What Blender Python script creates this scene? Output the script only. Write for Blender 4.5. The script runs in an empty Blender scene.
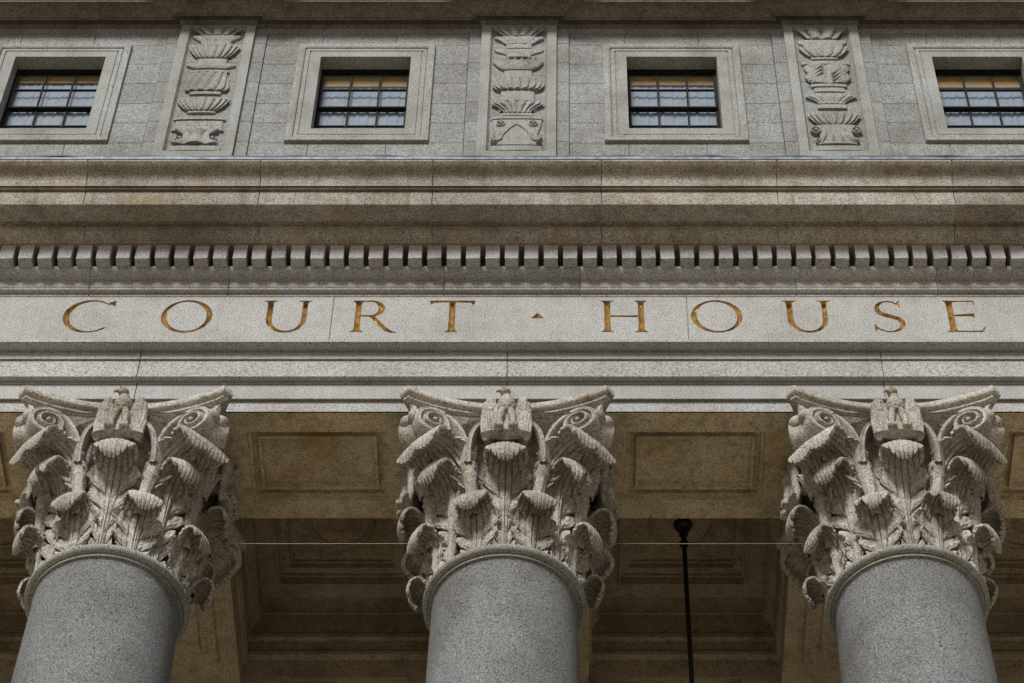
import bpy, bmesh, math, random
from mathutils import Vector, Matrix
from mathutils.geometry import delaunay_2d_cdt
random.seed(7)
sin, cos, pi, R = math.sin, math.cos, math.pi, math.radians
S = bpy.context.scene
COL = S.collection

# ------------------------------------------------------------------ camera numbers
PITCH, FPX, CX, CY, EYE = R(54.0), 2671.0, 563.0, 341.5, 1.6
CP, SP = cos(PITCH), sin(PITCH)
def ratio(y):                       # height above the eye per metre of distance, for a picture row
    v = (CY - y) / FPX
    return (SP + v * CP) / (CP - v * SP)
def zat(y, Y): return EYE + ratio(y) * Y
def xat(x, y, Y):
    v = (CY - y) / FPX
    return (x - CX) / FPX * (Y / (CP - v * SP))

BAY = 3.0
COLX = [-3.408, -0.436, 2.572]
COLY = 13.34

# ------------------------------------------------------------------ materials
def new_mat(name):
    m = bpy.data.materials.new(name); m.use_nodes = True
    nt = m.node_tree; nt.nodes.clear()
    out = nt.nodes.new('ShaderNodeOutputMaterial')
    b = nt.nodes.new('ShaderNodeBsdfPrincipled')
    nt.links.new(b.outputs[0], out.inputs[0])
    return m, nt, b
def ramp(nt, pts):
    r = nt.nodes.new('ShaderNodeValToRGB')
    e = r.color_ramp.elements
    while len(e) < len(pts): e.new(.5)
    for el, (p, c) in zip(e, pts):
        el.position = p; el.color = (*c, 1)
    return r
def noise(nt, pos, scale, detail=3, rough=.55):
    n = nt.nodes.new('ShaderNodeTexNoise'); n.inputs['Scale'].default_value = scale
    n.inputs['Detail'].default_value = detail; n.inputs['Roughness'].default_value = rough
    nt.links.new(pos, n.inputs['Vector']); return n
def mixc(nt, kind, fac, a, b):
    m = nt.nodes.new('ShaderNodeMix'); m.data_type = 'RGBA'; m.blend_type = kind
    for sock, v in ((m.inputs[0], fac), (m.inputs[6], a), (m.inputs[7], b)):
        if isinstance(v, (int, float)): sock.default_value = v
        elif isinstance(v, tuple): sock.default_value = (*v, 1)
        else: nt.links.new(v, sock)
    return m.outputs[2]
def stone(name, dark, light, grime=(.13, .10, .07), grime_amt=.5, speck=80, bump=.4, streak=0, ochre=0, drift=1):
    m, nt, b = new_mat(name)
    pos = nt.nodes.new('ShaderNodeNewGeometry').outputs['Position']
    n1 = noise(nt, pos, speck, 2, .7)
    mid = tuple((a + c) / 2 for a, c in zip(dark, light))
    r1 = ramp(nt, [(.35, tuple(c * .42 for c in dark)), (.43, tuple((a * .75 + c * .25) for a, c in zip(dark, light))), (.53, mid), (.65, light)])
    nt.links.new(n1.outputs[0], r1.inputs[0])
    n2 = noise(nt, pos, 1.7, 6, .62)                    # block-size tone drift
    r2 = ramp(nt, [(.3, tuple(1 - drift * q for q in (.32, .35, .39))), (.5, tuple(1 - drift * q for q in (.05, .06, .08))), (.72, tuple(1 + drift * q for q in (.08, .09, .12)))])
    nt.links.new(n2.outputs[0], r2.inputs[0])
    c = mixc(nt, 'MULTIPLY', 1, r1.outputs[0], r2.outputs[0])
    at_ = nt.nodes.new('ShaderNodeAttribute'); at_.attribute_name = 'tone'
    ad = nt.nodes.new('ShaderNodeMath'); ad.operation = 'ADD'; ad.inputs[1].default_value = 1
    nt.links.new(at_.outputs['Fac'], ad.inputs[0])
    cb = nt.nodes.new('ShaderNodeCombineColor')
    for q in range(3): nt.links.new(ad.outputs[0], cb.inputs[q])
    c = mixc(nt, 'MULTIPLY', 1, c, cb.outputs[0])
    n3 = noise(nt, pos, 9, 8, .7)                       # blotchy grime
    r3 = ramp(nt, [(.48, (0, 0, 0)), (.74, (grime_amt,) * 3)])
    nt.links.new(n3.outputs[0], r3.inputs[0])
    c = mixc(nt, 'MIX', r3.outputs[0], c, grime)
    if streak:
        mp = nt.nodes.new('ShaderNodeMapping'); mp.inputs['Scale'].default_value = (7, 7, .45)
        nt.links.new(pos, mp.inputs[0])
        n4 = noise(nt, mp.outputs[0], 1.6, 5, .65)
        r4 = ramp(nt, [(.5, (0, 0, 0)), (.75, (streak,) * 3)])
        nt.links.new(n4.outputs[0], r4.inputs[0])
        c = mixc(nt, 'MIX', r4.outputs[0], c, tuple(g * .9 for g in grime))
    if ochre:
        n5 = noise(nt, pos, 2.1, 7, .6)
        r5 = ramp(nt, [(.56, (0, 0, 0)), (.68, (ochre,) * 3)])
        nt.links.new(n5.outputs[0], r5.inputs[0])
        c = mixc(nt, 'MIX', r5.outputs[0], c, (.36, .22, .05))
    nt.links.new(c, b.inputs['Base Color'])
    b.inputs['Roughness'].default_value = .88
    b.inputs['Specular IOR Level'].default_value = .25
    bp = nt.nodes.new('ShaderNodeBump'); bp.inputs['Strength'].default_value = bump
    bp.inputs['Distance'].default_value = .006
    nb = noise(nt, pos, speck * .6, 6, .75)
    nt.links.new(nb.outputs[0], bp.inputs['Height']); nt.links.new(bp.outputs[0], b.inputs['Normal'])
    return m
M_ENT = stone('pale_granite', (.225, .226, .226), (.485, .49, .495), grime=(.17, .13, .09), grime_amt=.3, streak=.18, drift=.55, speck=92)
M_COR = stone('cornice_granite', (.19, .178, .155), (.45, .432, .395), grime=(.12, .085, .05), grime_amt=.6, streak=.55, ochre=.2)
M_COR_SHADE = stone('shaded_cornice_granite', (.10, .09, .075), (.27, .25, .215), grime=(.08, .06, .045), grime_amt=.7, streak=.6)  # cornice granite with the attic cornice's shade put into its colour, plus stains
M_TRIM = stone('trim_granite', (.18, .185, .182), (.40, .41, .405), grime=(.15, .13, .11), grime_amt=.35, streak=.25)
M_ATT = stone('attic_granite', (.148, .155, .158), (.345, .357, .364), grime=(.15, .13, .11), grime_amt=.45, streak=.3)
M_SHAFT = stone('shaft_granite', (.085, .09, .095), (.27, .275, .285), grime_amt=.3, speck=78, streak=.35, grime=(.12, .12, .12))
M_CAP = stone('carved_stone', (.27, .255, .23), (.55, .53, .495), grime=(.10, .075, .05), grime_amt=.7, streak=.3, drift=1.2, speck=70, bump=.6)
M_SOF = stone('portico_stone', (.44, .385, .28), (.70, .625, .48), grime=(.09, .065, .035), grime_amt=.6, ochre=.6)
M_CEIL = stone('ceiling_plaster', (.32, .28, .21), (.58, .515, .40), grime=(.09, .065, .04), grime_amt=.6)
M_GROUND = stone('paving', (.36, .295, .205), (.52, .43, .31), speck=20, grime=(.2, .16, .12))
def plain(name, col, rough=.5, metal=0, var=.25, scale=30):
    m, nt, b = new_mat(name)
    pos = nt.nodes.new('ShaderNodeNewGeometry').outputs['Position']
    n = noise(nt, pos, scale, 5, .6)
    r = ramp(nt, [(.3, tuple(c * (1 - var) for c in col)), (.7, tuple(min(1, c * (1 + var)) for c in col))])
    nt.links.new(n.outputs[0], r.inputs[0]); nt.links.new(r.outputs[0], b.inputs['Base Color'])
    b.inputs['Roughness'].default_value = rough; b.inputs['Metallic'].default_value = metal
    return m
M_GOLD = plain('worn_gilding', (.29, .175, .055), .45, .3, .75, 16)
M_IRON = plain('dark_iron', (.018, .017, .016), .55, .3)
M_SASH = plain('black_sash_paint', (.008, .008, .009), .75)
M_SASH.node_tree.nodes['Principled BSDF'].inputs['Specular IOR Level'].default_value = .15
M_LEAD = plain('lead_sheet', (.15, .185, .25), .6, .2, .6, 14)
M_CABLE = plain('black_cable', (.015, .015, .018), .6)
M_CURT = plain('white_curtain', (.36, .385, .43), .9, 0, .12, 12)
M_BLIND = plain('tan_blind', (.42, .25, .09), .8, 0, .15, 18)
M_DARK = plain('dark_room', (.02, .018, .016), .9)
M_WIRE = plain('copper_wire', (.20, .14, .08), .5, .4)
def glass_mat():
    m = bpy.data.materials.new('window_glass'); m.use_nodes = True; nt = m.node_tree; nt.nodes.clear()
    out = nt.nodes.new('ShaderNodeOutputMaterial'); mx = nt.nodes.new('ShaderNodeMixShader')
    lw = nt.nodes.new('ShaderNodeLayerWeight'); lw.inputs[0].default_value = .5
    pw_ = nt.nodes.new('ShaderNodeMath'); pw_.operation = 'POWER'; pw_.inputs[1].default_value = 5
    fr = nt.nodes.new('ShaderNodeMath'); fr.operation = 'MULTIPLY_ADD'; fr.inputs[1].default_value = .94; fr.inputs[2].default_value = .10
    nt.links.new(lw.outputs['Facing'], pw_.inputs[0]); nt.links.new(pw_.outputs[0], fr.inputs[0])
    tr = nt.nodes.new('ShaderNodeBsdfTransparent'); tr.inputs[0].default_value = (.92, .95, .97, 1)
    gl = nt.nodes.new('ShaderNodeBsdfGlossy'); gl.inputs['Roughness'].default_value = .02
    nt.links.new(fr.outputs[0], mx.inputs[0]); nt.links.new(tr.outputs[0], mx.inputs[1])
    nt.links.new(gl.outputs[0], mx.inputs[2]); nt.links.new(mx.outputs[0], out.inputs[0]); return m
M_GLASS = glass_mat()

# ------------------------------------------------------------------ mesh helpers
def link(name, mesh, mat=None, parent=None, smooth=False):
    o = bpy.data.objects.new(name, mesh); COL.objects.link(o)
    if mat and not mesh.materials: mesh.materials.append(mat)
    if parent: o.parent = parent
    if smooth:
        mesh.polygons.foreach_set('use_smooth', [True] * len(mesh.polygons))
    return o
def mesh_from(name, v, f):
    me = bpy.data.meshes.new(name); me.from_pydata([tuple(p) for p in v], [], f); me.update(); return me
def smooth_angle(me, deg=35):
    me.polygons.foreach_set('use_smooth', [True] * len(me.polygons))
    bm = bmesh.new(); bm.from_mesh(me)
    for e in bm.edges:
        if len(e.link_faces) == 2 and e.calc_face_angle(0) > R(deg): e.smooth = False
    bm.to_mesh(me); bm.free()
class MB:
    def __init__(s): s.v = []; s.f = []; s.tone = None
    def add(s, v, f):
        n = len(s.v); s.v += [tuple(p) for p in v]; s.f += [tuple(i + n for i in q) for q in f]
    def box(s, x0, x1, y0, y1, z0, z1):
        s.add([(x, y, z) for x in (x0, x1) for y in (y0, y1) for z in (z0, z1)],
              [(0, 1, 3, 2), (4, 6, 7, 5), (0, 4, 5, 1), (2, 3, 7, 6), (0, 2, 6, 4), (1, 5, 7, 3)])
    def grid(s, rows, closed_u=False, closed_v=False):
        nr, nc = len(rows), len(rows[0]); f = []
        for i in range(nr if closed_v else nr - 1):
            for j in range(nc if closed_u else nc - 1):
                a, b = i, (i + 1) % nr; c, d = j, (j + 1) % nc
                f.append((a * nc + c, a * nc + d, b * nc + d, b * nc + c))
        s.add([p for r in rows for p in r], f)
    def tube(s, pts, rad, n=10, caps=True):
        pts = [Vector(p) for p in pts]; rows = []
        up = None
        for i, p in enumerate(pts):
            t = (pts[min(i + 1, len(pts) - 1)] - pts[max(i - 1, 0)]).normalized()
            if up is None: up = t.orthogonal().normalized()
            up = (up - t * up.dot(t)).normalized(); w = t.cross(up)
            r = rad[i] if isinstance(rad, (list, tuple)) else rad
            rows.append([p + up * (r * cos(2 * pi * k / n)) + w * (r * sin(2 * pi * k / n)) for k in range(n)])
        s.grid(rows, closed_u=True)
        if caps:
            m = len(s.v); s.f.append(tuple(range(m - n, m))); s.f.append(tuple(reversed(range(m - n * len(rows), m - n * len(rows) + n))))
    def lathe(s, prof, n=64, cx=0, cy=0):
        s.grid([[(cx + r * cos(2 * pi * k / n), cy + r * sin(2 * pi * k / n), z) for k in range(n)] for r, z in prof], closed_u=True)
    def mesh(s, name):
        me = mesh_from(name, s.v, s.f)
        bm = bmesh.new(); bm.from_mesh(me); bmesh.ops.recalc_face_normals(bm, faces=bm.faces); bm.to_mesh(me); bm.free()
        return me
    def build(s, name, mat, parent=None, ang=None):
        me = s.mesh(name)
        if ang: smooth_angle(me, ang)
        return link(name, me, mat, parent)
def arc(p, q, bulge, n=6):
    """points from p to q (both 2-tuples) bowed sideways by bulge * distance"""
    (a, b), (c, d) = p, q; out = []
    nx, ny = -(d - b), (c - a)
    for i in range(n + 1):
        t = i / n; k = 4 * t * (1 - t) * bulge
        out.append((a + (c - a) * t + nx * k, b + (d - b) * t + ny * k))
    return out
X0, X1 = -9.0, 9.0
def sweep(mb, prof, joints=(), x0=X0, x1=X1, jw=.005, jd=.014):
    """profile of (Y, Z) points carried along the front; joints are real V-grooves between blocks"""
    xs = [(x0, 0)]
    for j in sorted(joints):
        if x0 + .05 < j < x1 - .05: xs += [(j - jw, 0), (j, jd), (j + jw, 0)]
    xs.append((x1, 0))
    extra = []
    x = x0
    mb.grid([[(x, Y + d, Z) for (Y, Z) in prof] for x, d in xs])
    js = sorted(joints); rnd = random.Random(len(js) * 7 + int(prof[0][1] * 100)); tn = [rnd.uniform(-.16, .10) for _ in range(len(js) + 1)]
    mb.tone = lambda c: tn[sum(1 for q in js if c.x > q)]
def thing(name, label, cat, loc=(0, 0, 0), group=None):
    o = bpy.data.objects.new(name, None); COL.objects.link(o); o.location = loc; o.empty_display_size = .1
    o['label'] = label; o['category'] = cat; o['kind'] = 'thing'
    if group: o['group'] = group
    return o
def tag(o, label, cat, group=None):
    o['label'] = label; o['category'] = cat; o['kind'] = 'thing'
    if group: o['group'] = group
    return o

# ------------------------------------------------------------------ ground
g = MB(); g.add([(-400, -400, 0), (400, -400, 0), (400, 400, 0), (-400, 400, 0)], [(0, 1, 2, 3)])
link('ground', g.mesh('ground'), M_GROUND)['kind'] = 'structure'

# ------------------------------------------------------------------ the court house
HOUSE = thing('court_house', 'grey granite court house facade with gilded inscription, dentil cornice and attic windows', 'building', (0, 13.3, 0))
def part(mb, name, mat, parent=HOUSE, ang=None):
    o = mb.build(name, mat, None, ang)
    if mb.tone:
        at_ = o.data.attributes.new('tone', 'FLOAT', 'FACE')
        for p in o.data.polygons: at_.data[p.index].value = mb.tone(p.center)
    o.parent = parent
    o.matrix_parent_inverse = Matrix.Translation(-Vector(root_loc(parent)))
    return o
def root_loc(o):
    l = Vector((0, 0, 0))
    while o is not None: l = l + o.matrix_basis.translation + o.matrix_parent_inverse.translation; o = o.parent
    return l
def P(*pts): return [(Y, zat(y, Y)) for y, Y in pts]
Z_ARC = zat(411.6, 12.78)                    # underside of the architrave
Y_BACK = 13.86

# architrave: three fasciae and a crowning moulding
mb = MB()
prof = [(12.78, Z_ARC)] + P((400.6, 12.78), (399.8, 12.765), (398.6, 12.75), (397.8, 12.75), (384.6, 12.75), (384.2, 12.742), (382.6, 12.742), (382.2, 12.738)) \
    + arc(P((381.6, 12.738))[0], P((376.4, 12.69))[0], .16, 6) + P((359.8, 12.69), (359.0, 12.675), (358.2, 12.672), (351.8, 12.672)) \
    + arc(P((351.4, 12.668))[0], P((342.6, 12.585))[0], .17, 7) + P((341.8, 12.578), (339.7, 12.578)) 
prof += [(12.80, prof[-1][1] + .012), (13.0, prof[-1][1] + .012), (Y_BACK, prof[-1][1] + .012), (Y_BACK, Z_ARC)]
JA = [xat(140.5, 360, 12.7), xat(507.5, 360, 12.7), xat(881, 360, 12.7)]
sweep(mb, prof, [JA[0] - 3.05, *JA, JA[2] + 3.1])
part(mb, 'architrave', M_ENT, ang=28)

# architrave soffits: one sunk panel between each pair of columns
def plate(mb, x0, x1, y0, y1, z, steps, up=1):
    """ceiling plate with nested rectangular steps: steps = [(inset_x, inset_y, height)]"""
    ring = [(x0, y0, z), (x1, y0, z), (x1, y1, z), (x0, y1, z)]
    rings = [ring]; h = 0
    for ix, iy, dz in steps:
        r2 = [(x0 + ix, y0 + iy), (x1 - ix, y0 + iy), (x1 - ix, y1 - iy), (x0 + ix, y1 - iy)]
        rings.append([(x, y, z + h * up) for x, y in r2])
        h += dz
        rings.append([(x, y, z + h * up) for x, y in r2])
    mb.grid(rings, closed_u=True)
    n = len(mb.v); mb.f.append((n - 4, n - 3, n - 2, n - 1))
for k in range(-2, 2):
    xa, xb = -0.448 + BAY * k + .35, -0.448 + BAY * (k + 1) - .35
    mb = MB()
    # flat bed, a raised fillet, a sunk field with a further fillet
    plate(mb, xa, xb, 12.782, Y_BACK - .002, Z_ARC - .012, [(.60, .19, .05), (.63, .215, .04), (.68, .27, -.05), (.705, .29, .06)])
    part(mb, 'soffit_panel', M_SOF)

# frieze with cut letters -------------------------------------------------
YF = 12.76
ZL0, ZL1 = zat(332.2, YF), zat(300.6, YF); LH = ZL1 - ZL0
def ell(cx, cy, a, b, t0=0, t1=360, n=48, rot=0):
    out = []
    for i in range(n + (0 if t1 - t0 == 360 else 1)):
        t = R(t0 + (t1 - t0) * i / n); x, y = a * cos(t), b * sin(t)
        out.append((cx + x * cos(R(rot)) - y * sin(R(rot)), cy + x * sin(R(rot)) + y * cos(R(rot))))
    return out
def vstem(x, y0, y1, w, top=True, bot=True, sl=.062):
    h = w / 2; L = []
    def end(y, s):
        return [(h, y + s * .11), (h + .018, y + s * .05), (h + sl, y + s * .022), (h + sl, y)]
    r = []
    r += end(y0, 1)[::-1] if bot else [(h, y0)]
    r += end(y1, -1) if top else [(h, y1)]
    l = [(-a, b) for a, b in r[::-1]]
    return [[(x + a, b) for a, b in r + l]]
def strokepoly(pts, wid):
    L, Rr = [], []
    for i, p in enumerate(pts):
        a, b = pts[max(0, i - 1)], pts[min(len(pts) - 1, i + 1)]
        dx, dy = b[0] - a[0], b[1] - a[1]; d = math.hypot(dx, dy) or 1
        w = wid(i / (len(pts) - 1)) / 2
        L.append((p[0] - dy / d * w, p[1] + dx / d * w)); Rr.append((p[0] + dy / d * w, p[1] - dx / d * w))
    return [L + Rr[::-1]]
def letter(ch):
    st, th = .118, .05
    if ch == 'O': return .97, [[ell(.485, .5, .485, .515), ell(.485, .5, .378, .462, rot=8)]]
    if ch == 'C':
        return .95, [[ell(.5, .5, .5, .515, 43, 317, 44) + ell(.53, .5, .405, .466, 311, 49, 44)],
                     [[(.80, .93), (.86, .955), (.945, 1.0), (.95, .80), (.925, .80), (.885, .86), (.82, .885)]]]
    if ch == 'U':
        o = [(.08, 1), (.08, .42)] + ell(.46, .40, .38, .415, 180, 360, 30) + [(.84, .42), (.84, 1), (.742, 1), (.742, .42)] + ell(.468, .40, .274, .353, 360, 180, 26) + [(.194, .42), (.194, 1)]
        return .91, [[o], [[(0, 1), (.28, 1), (.28, .978), (.215, .95), (.205, .88), (.075, .88), (.065, .95), (0, .978)]],
                     [[(.66, 1), (.92, 1), (.92, .978), (.855, .95), (.845, .88), (.735, .88), (.725, .95), (.66, .978)]]]
    if ch == 'R':
        bowl = [(.16, 1), (.38, 1)] + ell(.38, .745, .26, .255, 90, -90, 24) + [(.16, .49), (.16, .535), (.37, .535)] + ell(.37, .745, .145, .21, -90, 90, 20) + [(.16, .955)]
        leg = [(.33, .51), (.47, .50), (.60, .28), (.72, .12), (.82, .03), (.90, .0), (.88, -.02), (.76, -.02), (.66, .04), (.56, .16), (.44, .36)]
        return .88, [vstem(.13, 0, 1, st), [bowl], [leg]]
    if ch == 'T':
        return .87, [vstem(.435, 0, .98, st, top=False), [[(.0, 1), (.87, 1), (.87, .965), (.845, .83), (.825, .83), (.80, .925), (.50, .945), (.37, .945), (.07, .925), (.045, .83), (.025, .83), (.0, .965)]]]
    if ch == 'H':
        return .95, [vstem(.15, 0, 1, st), vstem(.80, 0, 1, st), [[(.2, .475), (.75, .475), (.75, .53), (.2, .53)]]]
    if ch == 'S':
        pts = []
        for i in range(21): t = R(48 + 222 * i / 20 * .82); pts.append((.31 + .215 * cos(t), .745 + .225 * sin(t)))
        low = []
        for i in range(21): t = R(62 - (62 + 152) * i / 20); low.append((.29 + .265 * cos(t), .262 + .242 * sin(t)))
        full = pts + low[2:]
        w = lambda t: .045 + .08 * max(0, 1 - abs(t - .5) / .32) ** .8
        return .6, [strokepoly(full, w), [[(.42, .90), (.47, .915), (.53, .99), (.55, .99), (.55, .78), (.53, .78), (.50, .86)]],
                    [[(.11, .13), (.07, .12), (.03, .01), (.01, .01), (.0, .26), (.02, .26), (.05, .18)]]]
    if ch == 'E':
        arm = lambda y, x, d: [[(.15, y - .025), (x - .05, y - .025), (x - .02, y - .025 - d), (x, y - .025 - d), (x, y + .022 + (d if d < .06 else 0)), (.15, y + .022)]]
        return .71, [vstem(.13, 0, 1, st), arm(.975, .60, .10), arm(.52, .56, .055),
                     [[(.15, .0), (.68, .0), (.72, .17), (.70, .17), (.64, .06), (.56, .05), (.15, .05)]]]
    if ch == '.': return .24, [[[(0, 0), (.24, 0), (.12, .17)]]]
def seg_d(p, a, b):
    ax, ay = a; dx, dy = b[0] - ax, b[1] - ay; L = dx * dx + dy * dy
    t = 0 if L == 0 else max(0, min(1, ((p[0] - ax) * dx + (p[1] - ay) * dy) / L))
    return math.hypot(p[0] - ax - t * dx, p[1] - ay - t * dy)
def inside(p, loops):
    c = False
    for lp in loops:
        j = len(lp) - 1
        for i in range(len(lp)):
            (xi, yi), (xj, yj) = lp[i], lp[j]
            if (yi > p[1]) != (yj > p[1]) and p[0] < (xj - xi) * (p[1] - yi) / (yj - yi) + xi: c = not c
            j = i
    return c
def depth_in(p, shapes):
    best = 0
    for loops in shapes:
        if inside(p, loops):
            d = min(seg_d(p, lp[i - 1], lp[i]) for lp in loops for i in range(len(lp)))
            best = max(best, d)
    return best
WORDS = [('C', 63, 113.5), ('O', 161, 212.3), ('U', 262, 310.5), ('R', 351, 397), ('T', 429, 474.8), ('.', 531, 544), ('H', 599.5, 649), ('O', 691, 742.5), ('U', 783, 831.5), ('S', 873, 904), ('E', 944, 983)]
placed = []
for ch, xa, xb in WORDS:
    w, shapes = letter(ch)
    ax, bx = xat(xa, 316, YF), xat(xb, 316, YF); sx = (bx - ax) / w
    by = ZL0 + (LH * .44 if ch == '.' else 0)
    placed.append((ch, [[[(ax + px * sx, by + py * LH) for px, py in lp] for lp in loops] for loops in shapes]))
Z_F0, Z_F1 = zat(339.7, 12.578) + .006, zat(296.2, YF)
fr = MB()
cells = []                                       # frieze is tessellated round the letters, cell by cell
bounds = [xat((WORDS[i][2] + WORDS[i + 1][1]) / 2, 316, YF) for i in range(len(WORDS) - 1)]
bounds = [xat(20, 316, YF)] + bounds + [xat(1010, 316, YF)]
letter_meshes = []
for ci, (ch, shapes) in enumerate(placed):
    xa, xb = bounds[ci], bounds[ci + 1]
    V = [(xa, Z_F0), (xb, Z_F0), (xb, Z_F1), (xa, Z_F1)]; E = [(0, 1), (1, 2), (2, 3), (3, 0)]
    allp = []
    for loops in shapes:
        for lp in loops:
            n0 = len(V); V += lp; allp += lp
            E += [(n0 + i, n0 + (i + 1) % len(lp)) for i in range(len(lp))]
    lx0, lx1 = min(p[0] for p in allp), max(p[0] for p in allp); lz0, lz1 = min(p[1] for p in allp), max(p[1] for p in allp)
    stp = .0085
    for i in range(int((lx1 - lx0) / stp) + 1):
        for j in range(int((lz1 - lz0) / stp) + 1):
            q = (lx0 + (i + .5 * (j % 2)) * stp, lz0 + j * stp)
            if depth_in(q, shapes) > .003: V.append(q)
    vo, eo, fo, *_ = delaunay_2d_cdt([Vector(p) for p in V], E, [], 0, 1e-6)
    fi, lf = [], []
    for f in fo:
        c = sum((Vector(vo[i]) for i in f), Vector((0, 0))) / len(f)
        (lf if any(inside(c, L) for L in shapes) else fi).append(tuple(f))
    fr.add([(p[0], YF, p[1]) for p in vo], fi)
    used = sorted({i for f in lf for i in f}); mp = {u: i for i, u in enumerate(used)}
    lv = [(vo[u][0], YF + min(.055, 1.5 * depth_in(vo[u], shapes)), vo[u][1]) for u in used]
    letter_meshes.append((ch, lv, [tuple(mp[i] for i in f) for f in lf]))
for xa, xb in ((X0, bounds[0]), (bounds[-1], X1)):
    fr.add([(xa, YF, Z_F0), (xb, YF, Z_F0), (xb, YF, Z_F1), (xa, YF, Z_F1)], [(0, 1, 2, 3)])
# block joints of the frieze: shallow open slits cut as thin dark recess strips just proud are avoided; real grooves live on the mouldings
me = fr.mesh('frieze')
bm = bmesh.new(); bm.from_mesh(me); bmesh.ops.remove_doubles(bm, verts=bm.verts, dist=1e-5)
for f in bm.faces:
    if f.normal.y > 0: f.normal_flip()
for xj in (xat(332, 316, YF), xat(687.5, 316, YF), xat(-20, 316, YF)):
    for off, dd in ((-.0045, 0), (0, .012), (.0045, 0)):
        geom = bm.verts[:] + bm.edges[:] + bm.faces[:]
        r = bmesh.ops.bisect_plane(bm, geom=geom, plane_co=(xj + off, 0, 0), plane_no=(1, 0, 0), dist=1e-6)
        if dd:
            mid = [v for v in r['geom_cut'] if isinstance(v, bmesh.types.BMVert)]
    for v in mid: v.co.y += .012
bm.to_mesh(me); bm.free()
FRIEZE = link('frieze', me, M_ENT); FRIEZE.parent = HOUSE; FRIEZE.matrix_parent_inverse = Matrix.Translation(-HOUSE.location)
for ch, lv, lf in letter_meshes:
    m2 = MB(); m2.v = lv; m2.f = lf
    me2 = mesh_from('letter', lv, lf)
    o = link('letter' if ch != '.' else 'interpunct', me2, M_GOLD)
    o.parent = FRIEZE; o.matrix_parent_inverse = FRIEZE.matrix_parent_inverse.copy() @ Matrix.Translation((0, 0, 0)); o.matrix_parent_inverse = Matrix.Identity(4)
    o['label'] = ('incised gilded capital letter ' + ch) if ch != '.' else 'small incised gilded triangle between the two words'

# bed mouldings under the dentils
mb = MB()
prof = [(YF + .1, Z_F1)] + P((296.2, YF - .006), (294, YF - .006)) + arc(P((293.6, YF - .008))[0], P((289.3, YF - .045))[0], .18, 5) \
    + P((288.2, YF - .047), (287.2, YF - .047), (286.8, YF - .052), (281, YF - .052)) + arc(P((280.6, YF - .055))[0], P((268.6, 12.615))[0], .13, 8) + P((267.2, 12.612), (266.2, 12.612))
zt = prof[-1][1]
prof += [(12.72, zt + .004), (12.72, zat(245, 12.52) + .005)]
JB = [xat(90, 275, 12.65), xat(229, 275, 12.65), xat(444, 275, 12.65), xat(580, 275, 12.65), xat(796, 275, 12.65), xat(937, 275, 12.65)]
sweep(mb, prof, JB)
part(mb, 'bed_moulding', M_ENT, ang=28)

# cornice: ovolo, corona with its soffit, crown cyma
mb = MB()
zc = zat(245, 12.52)
prof = [(12.72, zc + .002), (12.505, zc + .002)] + P((242.9, 12.50)) + arc(P((242, 12.495))[0], P((230, 12.42))[0], .12, 7) + P((228.6, 12.405), (226.8, 12.405))
zs = zat(224.5, 12.40)
ysf = (zs - EYE) / ratio(204.5)
prof += [(12.42, zs - .012), (12.42, zs + .015), (12.37, zs + .015), (12.37, zs), (ysf, zs)] + P((203.4, ysf - .004), (190.6, ysf - .004)) \
    + P((190, ysf - .02), (188.8, ysf - .03), (187.6, ysf - .032), (186.4, ysf - .034), (185.8, ysf - .05), (184.2, ysf - .05)) \
    + arc(P((183.6, ysf - .052))[0], P((172, ysf - .10))[0], -.10, 5) + arc(P((172, ysf - .10))[0], P((162, ysf - .17))[0], .10, 5)[1:] + P((161.2, ysf - .175), (158.6, ysf - .175))
Z_CTOP = prof[-1][1]; Y_CTOP = prof[-1][0]
prof += [(13.35, Z_CTOP + .15)]
JC = [xat(80, 200, 12.1), xat(256, 200, 12.1), xat(431, 200, 12.1), xat(602, 200, 12.1), xat(780, 200, 12.1), xat(958, 200, 12.1)]
sweep(mb, prof, JC)
CORN = part(mb, 'cornice', M_COR, ang=28)
# the dentils, one by one
sp = 19.48 / FPX * (12.52 / (CP - (CY - 257) / FPX * SP)); dw = sp * .735
xd0 = xat(349.4, 252, 12.52)
def dentil_mesh(seed):
    rnd = random.Random(seed)
    bm = bmesh.new()
    zb0, zt0 = zat(258.2, 12.52), zc
    bmesh.ops.create_cube(bm, size=1)
    for v in bm.verts:
        v.co = Vector((v.co.x * dw, 12.62 + v.co.y * .20, (zb0 + zt0) / 2 + v.co.z * (zt0 - zb0)))
    for v in bm.verts: v.co += Vector((rnd.uniform(-.003, .003), rnd.uniform(-.003, .003), rnd.uniform(-.003, .003)))
    bmesh.ops.bevel(bm, geom=bm.edges[:], offset=.004, segments=2, affect='EDGES')
    low = min(bm.verts, key=lambda v: rnd.random() + v.co.z + v.co.y)
    for v in bm.verts:                                   # a chipped corner
        d = (v.co - low.co).length
        if d < .025: v.co += Vector((-.3 * v.co.x, .010, .010)) * (1 - d / .025) * rnd.uniform(.3, 1)
    me = bpy.data.meshes.new('dentil'); bm.to_mesh(me); bm.free()
    at_ = me.attributes.new('tone', 'FLOAT', 'FACE'); tv = rnd.uniform(-.18, .12)
    for p in me.polygons: at_.data[p.index].value = tv
    me.materials.append(M_ENT); return me
dms = [dentil_mesh(q) for q in range(9)]
for k in range(-22, 40):
    x = xd0 + dw / 2 + k * sp
    if not (xat(-95, 250, 12.52) < x < xat(1119, 250, 12.52)): continue
    o = bpy.data.objects.new('dentil', random.choice(dms)); COL.objects.link(o); o.parent = CORN
    o.location = (x + random.uniform(-.002, .002), 0, random.uniform(-.002, .002)); o.rotation_euler = (0, random.uniform(-.008, .008) * 0, 0)
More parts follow.
